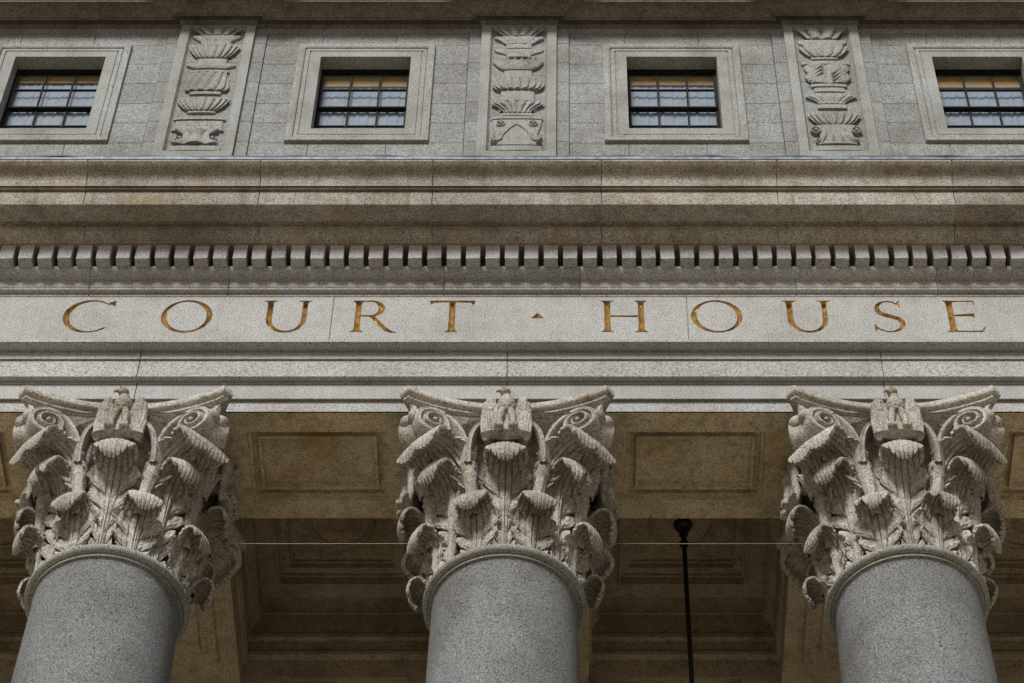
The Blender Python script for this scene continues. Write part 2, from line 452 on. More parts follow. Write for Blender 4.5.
# lead sheet on the cornice edge, and a loose cable along it
mb = MB()
rows = []
for i in range(181):
    x = X0 + (X1 - X0) * i / 180
    w = .004 * sin(x * 3.1) + .003 * sin(x * 11 + 1)
    rows.append([(x, Y_CTOP - .006, Z_CTOP - .016 + w * .5), (x, Y_CTOP - .012, Z_CTOP + .008 + w), (x, Y_CTOP + .01, Z_CTOP + .028 + w), (x, Y_CTOP + .25, Z_CTOP + .06)])
mb.grid(rows); 
o = part(mb, 'lead_flashing', M_LEAD, CORN)
o.matrix_parent_inverse = Matrix.Identity(4)
mb = MB()
pts = [(x * .25, Y_CTOP + .02 + .008 * sin(x * 2.3), Z_CTOP + .047 + .007 * sin(x * 1.7) + .005 * sin(x * .61)) for x in range(-36, 37)]
mb.tube(pts, .017, 6)
tag(mb.build('cable', M_CABLE), 'long black cable lying along the top edge of the cornice', 'cable')

# ------------------------------------------------------------------ attic storey
YW, YP = 13.165, 13.125
PILX = [-0.435 + BAY * k for k in (-1, 0, 1)]
WINX = [-0.435 + BAY * (k + .5) for k in (-2, -1, 0, 1)]
Z_AB, Z_AT = Z_CTOP + .1, zat(21.5, YW)
COURSES = [zat(y, YW) for y in (141.3, 121.2, 101.9, 81.9, 62.5, 43.6)]
YWIN = 13.162
WO = (.443, zat(128.4, YWIN), zat(56.6, YWIN))        # window opening: half width, bottom, top
Z_SLIT = zat(33.4, YW)
def attic():
    jw = .004
    xs, zs = set(), set()
    vj = []
    for wx in WINX:
        for s in (-1, 1):
            vj.append(wx + s * 1.005)                # upright joint next to the pilaster
    for x in vj: xs |= {x - jw, x, x + jw}
    tj = []                                          # joints of the course above the windows
    for wx in WINX: tj += [wx - .45, wx + .28]
    for x in tj: xs |= {x - jw, x, x + jw}
    for wx in WINX: xs |= {wx - WO[0], wx + WO[0]}
    xs |= {X0, X1}
    for z in COURSES: zs |= {z - jw, z, z + jw}
    zs |= {Z_AB, Z_AT + .4, WO[1], WO[2], Z_SLIT - .012, Z_SLIT, Z_SLIT + .004}
    xs = sorted(xs); zs = sorted(zs)
    def d(x, z):
        y = YW; g = 0
        inp = any(abs(x - wx) <= 1.005 for wx in WINX)
        if any(abs(z - c) < 1e-6 for c in COURSES): g = .012
        if z < Z_SLIT and any(abs(x - j) < 1e-6 for j in vj): g = .012
        if z > COURSES[-1] and z < Z_SLIT and any(abs(x - j) < 1e-6 for j in tj): g = .012
        if z < COURSES[0] and any(abs(x - j) < 1e-6 for j in tj): g = .012
        if inp and z <= Z_SLIT + 1e-6: y += .018      # the bay is a sunk field; its top edge throws the thin dark line
        return y + g
    v = [(x, d(x, z), z) for z in zs for x in xs]; f = []; n = len(xs)
    for i in range(len(zs) - 1):
        for j in range(n - 1):
            cx, cz = (xs[j] + xs[j + 1]) / 2, (zs[i] + zs[i + 1]) / 2
            if any(abs(cx - wx) < WO[0] for wx in WINX) and WO[1] < cz < WO[2]: continue
            f.append((i * n + j, i * n + j + 1, (i + 1) * n + j + 1, (i + 1) * n + j))
    m = MB(); m.add(v, f)
    def tone(c):
        r_ = sum(1 for z in COURSES if c.z > z); q = sum(1 for x in vj if c.x > x); w = sum(1 for wx in WINX if c.x > wx)
        return random.Random(r_ * 131 + q * 17 + w * 7 + 3).uniform(-.12, .08) if c.z < Z_SLIT else random.Random(int(c.x * .8 + 50)).uniform(-.08, .05)
    m.tone = tone
    return part(m, 'attic_wall', M_ATT)
attic()

# attic cornice, breaking forward over each pilaster
mb = MB()
def acprof(dy):
    base = [(YW + .05, zat(24.5, 13.12))]
    q = [(13.13, zat(24.5, 13.12)), (13.125, zat(23.2, 13.125)), (13.105, zat(22.6, 13.105)), (13.10, zat(20.8, 13.10)), (13.07, zat(20.2, 13.07)), (13.065, zat(18.0, 13.065))]
    q += arc((13.06, zat(17.6, 13.06)), (12.90, zat(4.0, 12.93)), -.16, 7)
    q += [(12.885, zat(3, 12.90)), (12.885, zat(-2, 12.89)), (12.80, zat(-2, 12.89) + .002), (12.79, zat(-2, 12.89) + .05), (12.74, zat(-2, 12.89) + .06), (12.72, zat(-2, 12.89) + .4), (13.6, zat(-2, 12.89) + .6)]
    return [(Y, Z) for Y, Z in base] + [(Y - dy, Z) for Y, Z in q]
cols = []
p0, p1 = acprof(0), acprof(.05)
def col(x, pr): return [(x, Y, Z) for Y, Z in pr]
ROWS = [col(X0, p0)]
for px in PILX:
    hw = .388
    def side(s):                                     # mitred return: each point moves out sideways as far as it projects
        return [(px + s * (hw + max(0, 13.13 - .0 - Y) * 1.0), YY1, Z) for (Y, Z), (YY1, _) in zip(p0, p1)]
    def side0(s):
        return [(px + s * (hw + max(0, 13.13 - Y) * 1.0), Y, Z) for (Y, Z) in p0]
    ROWS += [side0(-1), side(-1), side(1), side0(1)]
ROWS.append(col(X1, p0))
mb.grid(ROWS)
part(mb, 'attic_cornice', M_COR_SHADE)

# pilasters with carved candelabra
Z_PT = zat(21.2, YP)
PH = .371
PANEL = (.253, zat(149.6, YP), zat(27.5, YP))
def pilaster_frame():
    m = MB()
    a, b = PANEL[1], PANEL[2]
    outer = [(-PH, Z_AB), (PH, Z_AB), (PH, Z_PT), (-PH, Z_PT)]
    mid = [(-PANEL[0] - .028, a - .02), (PANEL[0] + .028, a - .02), (PANEL[0] + .028, b + .028), (-PANEL[0] - .028, b + .028)]
    inn = [(-PANEL[0], a), (PANEL[0], a), (PANEL[0], b), (-PANEL[0], b)]
    rows = [[(x, 0.075, z) for x, z in outer], [(x, 0, z) for x, z in outer], [(x, 0, z) for x, z in mid], [(x, .012, z) for x, z in [(p[0] * .985, p[1] + (.004 if i < 2 else -.004)) for i, p in enumerate(mid)]], [(x, .05, z) for x, z in inn]]
    m.grid(rows, closed_u=True); n = len(m.v); m.f.append((n - 4, n - 3, n - 2, n - 1))
    return m
def turned(m, prof, lobes=0, amp=.10, twist=0, dep=.30, n=80, flat=0):
    """half-round carving standing out of the panel: prof = [(height, half width)]"""
    rows = []
    zmin, zmax = prof[0][0], prof[-1][0]
    for z, w in prof:
        row = []
        tw = twist * (z - zmin) / max(1e-6, zmax - zmin)
        for k in range(n + 1):
            a = pi * k / n
            mod = 1 + (amp * (abs(sin(lobes * a + tw)) - .6) if lobes else 0)
            x = w * cos(a) * (1 + (mod - 1) * .35)
            y = -(.016 + dep * .095 * min(1, w / .2) * (sin(a) ** .4)) * mod if 0 < k < n else .012
            row.append((x, y + .05, z))
        rows.append(row)
    m.grid(rows)
    for r, rev in ((rows[0], False), (rows[-1], True)):
        c = len(m.v); m.v += r; m.f.append(tuple(range(c, c + len(r))))
def dense(pts, n=7):
    out = []
    for i in range(len(pts) - 1):
        for k in range(n): t = k / n; out.append(tuple(a + (b - a) * t for a, b in zip(pts[i], pts[i + 1])))
    return out + [pts[-1]]
def curve(pts, n=6):
    """smooth curve through points"""
    P_ = [Vector(p) for p in pts]; out = []
    for i in range(len(P_) - 1):
        a, b, c, d = P_[max(0, i - 1)], P_[i], P_[i + 1], P_[min(len(P_) - 1, i + 2)]
        for k in range(n):
            t = k / n
            out.append(.5 * ((2 * b) + (c - a) * t + (2 * a - 5 * b + 4 * c - d) * t * t + (3 * b - 3 * c + d - a) * t ** 3))
    return out + [P_[-1]]
def carve(kind):
    m = MB(); a, b = PANEL[1] + .012, PANEL[2] - .012; H = b - a; W = PANEL[0] * .97
    fz = lambda f: a + f * H
    def el(f0, f1, shape, **k):
        pr = [(fz(f0 + (f1 - f0) * t), w * W) for t, w in shape]
        turned(m, [tuple(p) for p in curve([(*p, 0) for p in pr], 4)] if False else dense(pr, 4), **k)
    bowl = [(0, .55), (.12, .68), (.35, .82), (.65, .92), (.86, .98), (.9, 1.0), (1, 1.0)]
    dish = [(0, .5), (.25, .55), (.45, .68), (.7, .9), (.8, 1.0), (1, 1.0)]
    block = lambda w: [(0, w), (1, w)]
    gad = [(0, .82), (.2, .96), (.5, 1.0), (.8, .96), (1, .84)]
    leaf = [(0, .6), (.3, .72), (.7, .9), (1, .98)]
    def disc(fx, f, r, d=.03):
        rows = []
        for rr, yy in ((r, .05), (r, .05 - d), (r * .78, .05 - d - .008), (r * .62, .05 - d + .012), (r * .4, .05 - d + .012), (r * .3, .05 - d - .012), (.001, .05 - d - .016)):
            rows.append([(fx * W + rr * cos(2 * pi * k / 18), yy, fz(f) + rr * sin(2 * pi * k / 18)) for k in range(18)])
        m.grid(rows, closed_u=True)
    def petals(f0, f1, n, w0, w1, lean=.3, hgt=.03):
        """row of upright leaf shapes across the carving"""
        for i in range(n):
            u = (i + .5) / n * 2 - 1
            for_w = (w0 + w1) / n * W * .55
            cx0, cx1 = u * w0 * W, u * w1 * W
            rows = []
            for s in range(9):
                t = s / 8; wd = for_w * (sin(pi * min(1, .25 + .75 * t * .98)) ** .7 + .02); c = cx0 + (cx1 - cx0) * t
                z = fz(f0 + (f1 - f0) * t); bul = .012 + hgt * sin(pi * (.2 + .75 * t)) + lean * .03 * t * t
                rows.append([(c + wd * q, .05 - bul * (1 - .75 * q * q) + .004 - (.008 if abs(q) < .1 else 0), z) for q in (-1, -.6, -.25, 0, .25, .6, 1)])
            m.grid(rows)
    if kind == 0:
        el(0, .035, block(1.0), dep=.25); el(.045, .15, [(0, .9), (.4, .55), (.7, .5), (1, .85)], lobes=3, amp=.5, dep=.5)
        disc(-.62, .10, .045); disc(.62, .10, .045); disc(0, .11, .05)
        petals(.04, .09, 7, .9, .9)
        el(.155, .165, block(1.0)); el(.17, .235, block(.92), dep=.15); disc(0, .20, .03, .02); el(.24, .255, block(1.0))
        el(.30, .315, block(.55)); el(.315, .40, bowl, lobes=9, amp=.38, dep=.5); el(.405, .42, block(1.0))
        el(.45, .47, block(.62)); el(.475, .625, [(0, .80), (.15, .86), (.6, .78), (1, .70)], lobes=6, amp=.4, twist=2.6, dep=.4); el(.63, .645, block(.78))
        el(.665, .70, [(0, .62), (.6, .98), (1, .98)]); el(.705, .745, block(.60))
        el(.75, .85, bowl, lobes=9, amp=.38, dep=.5); petals(.83, .875, 7, .75, .8)
        el(.865, .94, [(0, .55), (.4, .62), (.8, .92), (1, 1.0)], dep=.35); disc(0, .905, .028, .035)
        el(.945, .995, leaf, lobes=5, amp=.55, dep=.45)
    elif kind == 1:
        el(0, .035, block(1.0), dep=.25); el(.045, .24, [(0, .97), (.15, .86), (.45, .80), (.75, .92), (1, .97)], dep=.22)
        for s in (-1, 1):
            disc(s * .62, .205, .045, .045); disc(s * .86, .06, .03, .05)
            m.tube(curve([(s * u * W, .05 - .040, fz(f)) for u, f in ((.04, .20), (.30, .165), (.52, .12), (.60, .085), (.80, .075), (.93, .10), (.88, .13))], 5), .011, 8)
        petals(.05, .15, 7, .34, .55, .3, .022)
        el(.245, .262, block(1.0)); el(.275, .295, block(.62)); el(.295, .375, dish, lobes=8, amp=.38, dep=.5); petals(.315, .395, 6, .70, .95, .5, .035)
        el(.395, .475, block(.66), dep=.3); el(.48, .575, gad, lobes=9, amp=.38, dep=.5); el(.58, .645, block(.56), dep=.3)
        el(.65, .715, bowl, dep=.45); disc(-.42, .70, .055, .05); disc(.42, .70, .055, .05); petals(.71, .765, 6, .70, .85, .5, .03)
        el(.765, .79, block(.5)); el(.79, .83, [(0, .55), (.6, .95), (1, 1.0)], dep=.2)
        el(.84, .875, block(.52)); el(.875, .93, [(0, .55), (.5, .8), (.8, 1.0), (1, 1.0)], dep=.35, lobes=4, amp=.15)
        el(.94, .995, leaf, lobes=6, amp=.5, dep=.4)
    else:
        el(0, .035, block(1.0), dep=.25); el(.045, .19, [(0, .75), (.3, .66), (.7, .62), (1, .8)], dep=.4); petals(.05, .13, 4, .8, .5, .5, .05)
        for s in (-1, 1): disc(s * .78, .15, .05, .05); disc(s * .70, .07, .035, .04)
        el(.20, .275, bowl, lobes=9, amp=.38, dep=.5); el(.28, .295, block(1.0))
        el(.335, .365, block(.58)); el(.37, .435, dish, lobes=7, amp=.22, dep=.4); el(.44, .45, block(.98)); el(.47, .50, block(.6))
        el(.51, .53, block(.72)); el(.535, .69, [(0, .72), (.25, .97), (.45, .88), (.52, .8), (.6, .88), (.85, .97), (1, .74)], lobes=2, amp=.45, dep=.4)
        for s in (-1, 1):
            for q in (-1, 0, 1): m.tube([(s * .14 * W, .05 - .066, fz(.565 + q * .028 + (0 if s > 0 else .085))), (s * .80 * W, .05 - .048, fz(.65 + q * .028 - (0 if s > 0 else .085)))], .008, 8)
        el(.695, .72, block(.98)); el(.745, .76, block(.55)); el(.76, .84, bowl, lobes=6, amp=.3, dep=.5); el(.845, .90, [(0, .6), (.6, .95), (1, 1.0)], dep=.3)
        el(.915, .995, leaf, lobes=4, amp=.6, dep=.45); disc(-.5, .955, .03, .04); disc(.45, .955, .03, .04); disc(0, .965, .026, .05)
    return m
PIL_LABEL = ['pilaster carved with a twisted gadrooned urn', 'pilaster carved with stacked lotus bowls', 'pilaster carved with crossed bundles between urns']
pf = pilaster_frame().mesh('pilaster'); pf.materials.append(M_TRIM)
for i, px in enumerate(PILX):
    o = bpy.data.objects.new('pilaster', pf); COL.objects.link(o); o.parent = HOUSE
    o.location = (px, YP - HOUSE.location.y, 0); o['label'] = PIL_LABEL[i]
    me = carve(i).mesh('candelabrum_carving'); smooth_angle(me, 40)
    link('candelabrum_carving', me, M_TRIM, o)

# windows: moulded granite surround, dark sash window, panes
def ring_mesh(name, steps, w, z0, z1):
    """picture-frame moulding: steps = [(grow outwards, Y)]"""
    m = MB()
    m.grid([[(-w - g_, y, z0 - g_), (w + g_, y, z0 - g_), (w + g_, y, z1 + g_), (-w - g_, y, z1 + g_)] for g_, y in steps], closed_u=True)
    return m
SUR = [(0, .165), (0, 0), (.10, 0), (.102, .012), (.112, .012), (.114, -.002), (.150, -.002), (.152, .010), (.160, .010), (.162, -.008), (.175, -.014), (.205, -.016), (.226, -.016), (.231, -.010), (.232, .06)]
sur_mesh = ring_mesh('window_surround', SUR, WO[0], WO[1], WO[2]).mesh('window_surround'); sur_mesh.materials.append(M_TRIM)
YSASH = YWIN + .145
zrow = [zat(y, YSASH) for y in (125.7, 106.4, 88.5)]
rowh = zrow[1] - zrow[0]
ztop = WO[2] - .0; zbot = zrow[1] - 2 * rowh
def frame_mesh():
    m = MB(); w = WO[0]
    m.box(-w, -w + .014, .145, .20, WO[1], WO[2]); m.box(w - .014, w, .145, .20, WO[1], WO[2])
    m.box(-w + .014, w - .014, .145, .20, WO[2] - .03, WO[2]); m.box(-w + .014, w - .014, .145, .20, WO[1], WO[1] + .04)
    return m
def sash_mesh(z0, z1, y0, n):
    m = MB(); w = WO[0] - .016; t = .020
    m.box(-w, -w + t, y0, y0 + .028, z0, z1); m.box(w - t, w, y0, y0 + .028, z0, z1)
    m.box(-w + t, w - t, y0, y0 + .028, z0, z0 + .020); m.box(-w + t, w - t, y0, y0 + .028, z1 - .022, z1)
    for i in (1, 2):
        x = -w + 2 * w * i / 3; m.box(x - .008, x + .008, y0 + .003, y0 + .025, z0 + .020, z1 - .022)
    zm = (z0 + z1) / 2
    for i in range(3):
        xa, xb = -w + 2 * w * i / 3 + (.008 if i else t), -w + 2 * w * (i + 1) / 3 - (.008 if i < 2 else t)
        m.box(xa, xb, y0 + .003, y0 + .025, zm - .0075, zm + .0075)
    return m
fmesh = frame_mesh().mesh('window_frame'); fmesh.materials.append(M_SASH)
up_mesh = sash_mesh(zrow[1] - .008, WO[2] - .032, .15, 2).mesh('sash'); up_mesh.materials.append(M_SASH)
lo_mesh = sash_mesh(WO[1] + .042, zrow[1] + .016, .18, 2).mesh('sash'); lo_mesh.materials.append(M_SASH)
pw = WO[0] - .03
def pane_mesh(y, z0, z1):
    m = MB(); m.box(-pw, pw, y, y + .004, z0, z1); me = m.mesh('pane'); me.materials.append(M_GLASS); return me
pu, pl = pane_mesh(.163, zrow[1], WO[2] - .04), pane_mesh(.193, WO[1] + .05, zrow[1] + .01)
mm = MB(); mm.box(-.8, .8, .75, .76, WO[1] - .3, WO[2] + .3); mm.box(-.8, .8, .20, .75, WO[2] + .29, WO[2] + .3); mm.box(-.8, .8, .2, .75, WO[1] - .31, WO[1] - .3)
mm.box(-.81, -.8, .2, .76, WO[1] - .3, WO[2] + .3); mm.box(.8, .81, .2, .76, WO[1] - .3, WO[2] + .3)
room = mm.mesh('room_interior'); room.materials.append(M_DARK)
def curtain(seed):
    rnd = random.Random(seed); m = MB(); rows = []
    ph = [rnd.uniform(0, 6) for _ in range(4)]
    zt_ = WO[2] - .12; zb_ = WO[1] - .05
    for iz in range(22):
        z = zt_ + (zb_ - zt_) * iz / 21; row = []
        for ix in range(161):
            x = -.46 + .92 * ix / 160
            a = .0045 * sin(x * 74 + ph[0] + 1.3 * sin(x * 9 + ph[3])) + .003 * sin(x * 131 + ph[1]) + .003 * sin(x * 23 + ph[2])
            row.append((x, .222 + a * (.55 + .45 * iz / 21), z))
        rows.append(row)
    m.grid(rows); me = m.mesh('curtain'); me.polygons.foreach_set('use_smooth', [True] * len(me.polygons)); return me
def blind(drop):
    m = MB(); m.box(-.425, .425, .203, .206, WO[2] - drop, WO[2]); m.box(-.43, .43, .2005, .208, WO[2] - drop - .018, WO[2] - drop); return m.mesh('roller_blind')
where = ['in the attic window cut by the photo\'s left edge', 'in the attic window under the C O U letters side, left of the lotus pilaster', 'in the attic window right of the lotus bowl pilaster', 'in the attic window cut by the photo\'s right edge']
where = ['leftmost attic window', 'attic window between twisted-urn and lotus-bowl pilasters', 'attic window between lotus-bowl and crossed-bundle pilasters', 'rightmost attic window']
for i, wx in enumerate(WINX):
    w = bpy.data.objects.new('window', sur_mesh); COL.objects.link(w); w.parent = HOUSE
    w.location = (wx, YWIN - HOUSE.location.y, 0); w['label'] = where[i]
    for nm, me in (('window_frame', fmesh), ('sash', up_mesh), ('sash', lo_mesh), ('pane', pu), ('pane', pl), ('room_interior', room)):
        o = bpy.data.objects.new(nm, me); COL.objects.link(o); o.parent = w
    me = curtain(i); c = link('curtain', me, M_CURT); c.location = (wx, YWIN, 0)
    tag(c, 'white pleated net curtain inside the ' + where[i], 'curtain', 'curtains in the attic windows')
    me = blind((.15, .215, .19, .235)[i]); c = link('roller_blind', me, M_BLIND); c.location = (wx, YWIN, 0)
    tag(c, 'tan roller blind half lowered in the ' + where[i], 'blind', 'roller blinds in the attic windows')

# ------------------------------------------------------------------ portico behind the columns
Z_BEAM = Z_ARC + .22; Z_CEIL = EYE + 17.9; Y_WALL = 15.95
for k in range(-2, 3):
    x = -0.448 + BAY * k; m = MB()
    half = [(.67, Z_BEAM), (.67, Z_BEAM + .30), (.69, Z_BEAM + .305), (.69, Z_BEAM + .36), (.70, Z_BEAM + .365), (.70, Z_BEAM + .70), (.715, Z_BEAM + .71)] + arc((.715, Z_BEAM + .74), (.765, Z_CEIL - .06), -.15, 5) + [(.765, Z_CEIL + .02)]
    pr = [(-a, z) for a, z in half[::-1]] + half
    m.grid([[(x + a, Y, z) for a, z in pr] for Y in (Y_BACK + .003, Y_WALL + .1)])
    # sunk field on the underside
    m.box(x - .50, x + .50, Y_BACK + .30, Y_WALL - .30, Z_BEAM - .02, Z_BEAM + .01)
    m.box(x - .36, x + .36, Y_BACK + .44, Y_WALL - .44, Z_BEAM - .035, Z_BEAM - .01)
    part(m, 'ceiling_beam', M_CEIL)
for k in range(-2, 2):
    xc = -0.448 + BAY * (k + .5); m = MB()
    plate(m, xc - .76, xc + .76, 14.28, 15.80, Z_CEIL, [(.03, .03, -.06), (.20, .20, -.03), (.215, .215, .09), (.235, .235, .03), (.30, .30, .06), (.32, .32, .03)])
    m2 = MB(); zz = Z_CEIL + .12
    part(m, 'ceiling_coffer', M_CEIL)
    r = MB(); r.lathe([(.30, zz + .002), (.30, zz - .03), (.27, zz - .05), (.25, zz - .03), (.25, zz - .01), (.12, zz - .015), (.10, zz - .04), (.05, zz - .06), (.001, zz - .065)], 48, xc, 15.04)
    o = part(r, 'ceiling_rosette', M_CEIL, ang=30)
# back wall with its mouldings and dark doorways
m = MB()
prof = P((592, 15.79)) + arc(P((593, 15.77))[0], P((613, 15.84))[0], .12, 7) + P((614, 15.85), (616, 15.90), (632.5, 15.905), (633.5, 15.87), (637, 15.87), (641, 15.905), (649.5, 15.91), (651, 15.885), (654, 15.885), (658, 15.93), (660, 15.94), (676, 15.95))
ZD = prof[-1][1]
prof = [(15.79, Z_CEIL + .1)] + prof
sweep(m, prof)
part(m, 'wall_entablature', M_CEIL, ang=28)
m = MB(); zfl = 4.0
DOORS = [(xat(281, 677, 15.95), xat(409, 677, 15.95)), (xat(618, 677, 15.95), xat(741, 677, 15.95))]
edges = [X0] + [e for d in DOORS for e in d] + [X1]
for i in range(0, len(edges), 2): m.box(edges[i], edges[i + 1], 15.95, 16.4, zfl, ZD + .002)
for i in range(2): m.box(edges[2 * i + 1], edges[2 * i + 2], 15.951, 16.4, ZD - .02, ZD + .002)
part(m, 'portico_wall', M_CEIL)
for d in DOORS:
    m = MB(); m.box(d[0] - .05, d[1] + .05, 16.42, 16.45, zfl, ZD + .1); part(m, 'doorway', M_DARK)
# inner side of the architrave, roof slabs, floor and steps
m = MB(); m.box(X0, X1, 13.0, Y_BACK - .004, Z_ARC + .7, Z_CEIL + .6); part(m, 'inner_wall', M_CEIL)
m = MB(); m.box(X0, X1, 13.0, 18, Z_CEIL + .65, Z_CEIL + .85); part(m, 'portico_roof', M_CEIL)
m = MB(); m.box(X0, X1, 13.75, 17.5, Z_CTOP + .3, Z_AT + 1.5); part(m, 'attic_back', M_DARK)
m = MB(); m.box(X0, X1, 12.0, 17, 0, zfl)
for i in range(20): m.box(X0, X1, 12.0 - .36 * (i + 1), 12.0 - .36 * i, 0, zfl - .19 * (i + 1))
part(m, 'portico_steps', M_GROUND)

# lamp rod, wires
zl = Z_CEIL + .10
L = thing('pendant_lamp', 'dark iron lamp rod with ball canopy hanging from the coffered ceiling', 'lamp', (1.05, 15.04, 0))
m = MB(); m.lathe([(.001, zl + .0), (.075, zl - .005), (.085, zl - .03), (.07, zl - .07), (.03, zl - .09), (.022, zl - .12)], 20); m.build('canopy', M_IRON, L, 40)
m = MB(); m.lathe([(.022, zl - .115), (.035, zl - .14), (.04, zl - .17), (.022, zl - .2), (.022, zl - .24), (.04, zl - .27), (.038, zl - .30), (.02, zl - .33)], 16); m.build('swivel', M_IRON, L, 40)
m = MB(); m.tube([(0, 0, zl - .32), (0, 0, zl - 4.2)], .021, 12); m.build('rod', M_IRON, L, 40)
m = MB(); m.lathe([(.03, zl - 4.15), (.12, zl - 4.3), (.28, zl - 4.55), (.33, zl - 4.8), (.26, zl - 5.1), (.1, zl - 5.3), (.001, zl - 5.32)], 24); m.build('lantern', M_IRON, L, 40)
ywire = 13.30; zw = zat(543.5, ywire)
for i, (ca, cb, lab) in enumerate(((0, 1, 'thin copper wire stretched between the first and middle capitals from the twisted-urn side'), (1, 2, 'thin copper wire stretched past the lamp rod between two capitals'))):
    m = MB(); xa, xb = COLX[ca] + .55, COLX[cb] - .55
    m.tube([(xa + (xb - xa) * t / 12, ywire, zw - .003 * 4 * (t / 12) * (1 - t / 12)) for t in range(13)], .0028, 6)
    tag(m.build('wire', M_WIRE), lab if i else 'thin copper wire between the two capitals nearest the letters C O U', 'wire')

# ------------------------------------------------------------------ columns
Z_NECK = EYE + 14.96
HC = Z_ARC - Z_NECK                                   # height of the capital
def leaf_mesh(name, spine, width, ribs=8, lobes=5, thick=.023, ns=110, nt=84, phi=None, rib_amp=.014, cup=1.6, seed=0, curl=.62, flare=.06, scal=.035, chip=None):
    """acanthus leaf: a spine of (radius, height) points, ribs fanning from the foot, serrated lobes with drilled eyes, a hooded tip"""
    C = curve([(r, z, 0) for r, z in spine], 12)
    L = [0]
    for a, b in zip(C, C[1:]): L.append(L[-1] + (b - a).length)
    def at(s):
        s *= L[-1]
        for i in range(len(L) - 1):
            if L[i + 1] >= s - 1e-9:
                t = (s - L[i]) / max(1e-9, L[i + 1] - L[i]); return C[i].lerp(C[i + 1], t)
        return C[-1]
    def wid(s):
        for (a, wa), (b, wb) in zip(width, width[1:]):
            if s <= b:
                t = (s - a) / (b - a); t = t * t * (3 - 2 * t); return wa + (wb - wa) * t
        return width[-1][1]
    front, back = [], []
    r0 = spine[0][0]; a = 0
    for i in range(ns + 1):
        s0 = i / ns; rf, rb = [], []
        for j in range(nt + 1):
            t = 2 * j / nt - 1
            def edge_at(q):
                u = q * lobes - .85 * abs(t); fr_ = u - math.floor(u)
                lo = abs(sin(pi * min(1, fr_ * 1.02))) ** .6
                e_ = .52 + .37 * lo + .11 * abs(sin(pi * u * 3 + .4)) ** .8
                return lo, e_ + (1 - e_) * max(0, min(1, (s0 - .70) / .12))
            tt = t * edge_at(s0)[1]
            ribw = abs(cos(pi * ribs * tt / 2 + (0 if ribs % 2 else pi / 2)))
            groove = math.exp(-(ribw / .38) ** 2)                     # 1 in the cut between two ribs
            tip = max(0, (s0 - .62) / .38)
            s = s0 * (1 - (scal * groove + .10 * abs(t) ** 2.4) * tip)
            if chip: s *= 1 - chip[1] * math.exp(-((t - chip[0]) / .22) ** 2) * tip
            p = at(s); q0, q1 = at(max(0, s - .012)), at(min(1, s + .012))
            T = (q1 - q0).normalized(); N = Vector((T.y, -T.x, 0))
            w = wid(s)
            lobe, edge = edge_at(s)
            d = t * w * edge
            up = max(0, min(1, (s - curl + .18) / .25)); up = up * up * (3 - 2 * up)
            sag = (-d * d / (2 * r0)) * (1 - up) + cup * d * d * up
            n = sag
            side = max(0, min(1, (abs(tt) - .22) / .2)) * (1 - up)
            n -= 1.9 * rib_amp * groove * (1 - .35 * up) * (1 - .8 * side)
            n += .020 * math.exp(-(t / .12) ** 2) * (1 - up)
            n += (flare * (abs(t) ** 2.2) * (lobe - .25)) * (1 - up)  # lobes stand off the bell and turn outwards
            uu = s * lobes - .85 * abs(t); jn = round(uu); du = uu - jn
            n -= .030 * math.exp(-(du / .085) ** 2) * side
            du3 = uu * 3 - round(uu * 3); n -= .010 * math.exp(-(du3 / .2) ** 2) * side
            if s > .08 and s < curl + .1:
                n -= .11 * math.exp(-(du / .15) ** 2 - ((abs(tt) - .40) / .085) ** 2) * (1 - .8 * up)
            n += .004 * sin(11 * t + 9 * s + seed) * sin(7 * s * 3 + seed)
            fp = p + N * n; bp_ = p + N * (sag + flare * (abs(t) ** 2.2) * (lobe - .25) * (1 - up) - thick * (.7 + .6 * s) + rib_amp * .40 * up * groove)
            ph = (phi(s) if phi else 0)
            for q, row in ((fp, rf), (bp_, rb)):
                x, y = d, -q.x
                row.append((x * cos(ph) - y * sin(ph), x * sin(ph) + y * cos(ph), q.y))
        front.append(rf); back.append(rb)
    m = MB(); nc = nt + 1; nr = ns + 1
    m.grid(front); m.grid([r[::-1] for r in back])
    o = nr * nc
    fidx = lambda i, j: i * nc + j
    bidx = lambda i, j: o + i * nc + (nt - j)
    for i in range(ns):
        m.f.append((fidx(i, 0), fidx(i + 1, 0), bidx(i + 1, 0), bidx(i, 0))); m.f.append((fidx(i, nt), bidx(i, nt), bidx(i + 1, nt), fidx(i + 1, nt)))
    for j in range(nt):
        m.f.append((fidx(ns, j), fidx(ns, j + 1), bidx(ns, j + 1), bidx(ns, j))); m.f.append((fidx(0, j), bidx(0, j), bidx(0, j + 1), fidx(0, j + 1)))
    me = m.mesh(name); smooth_angle(me, 60); me.materials.append(M_CAP); return me
k_ = HC / 1.66
def sp(*p): return [(r, z * k_) for r, z in p]
def leaf_low(v):
    a, b, ch = ((0, 0, None), (.012, -.02, (.35, .16)), (-.010, .018, (-.5, .10)))[v]
    return leaf_mesh('acanthus_leaf', sp((.56, .0), (.568, .18), (.58, .33), (.61, .45), (.645, .505), (.69 + a, .52), (.735 + a, .497), (.755 + a, .445 + b), (.745 + a, .392 + b), (.715 + a, .36 + b)),
                  [(0, .10), (.2, .165), (.45, .20 + b * .4), (.68, .15), (.85, .135), (1, .105)], ribs=8, lobes=5, seed=v * 2.1 + 1, curl=.58, chip=ch)
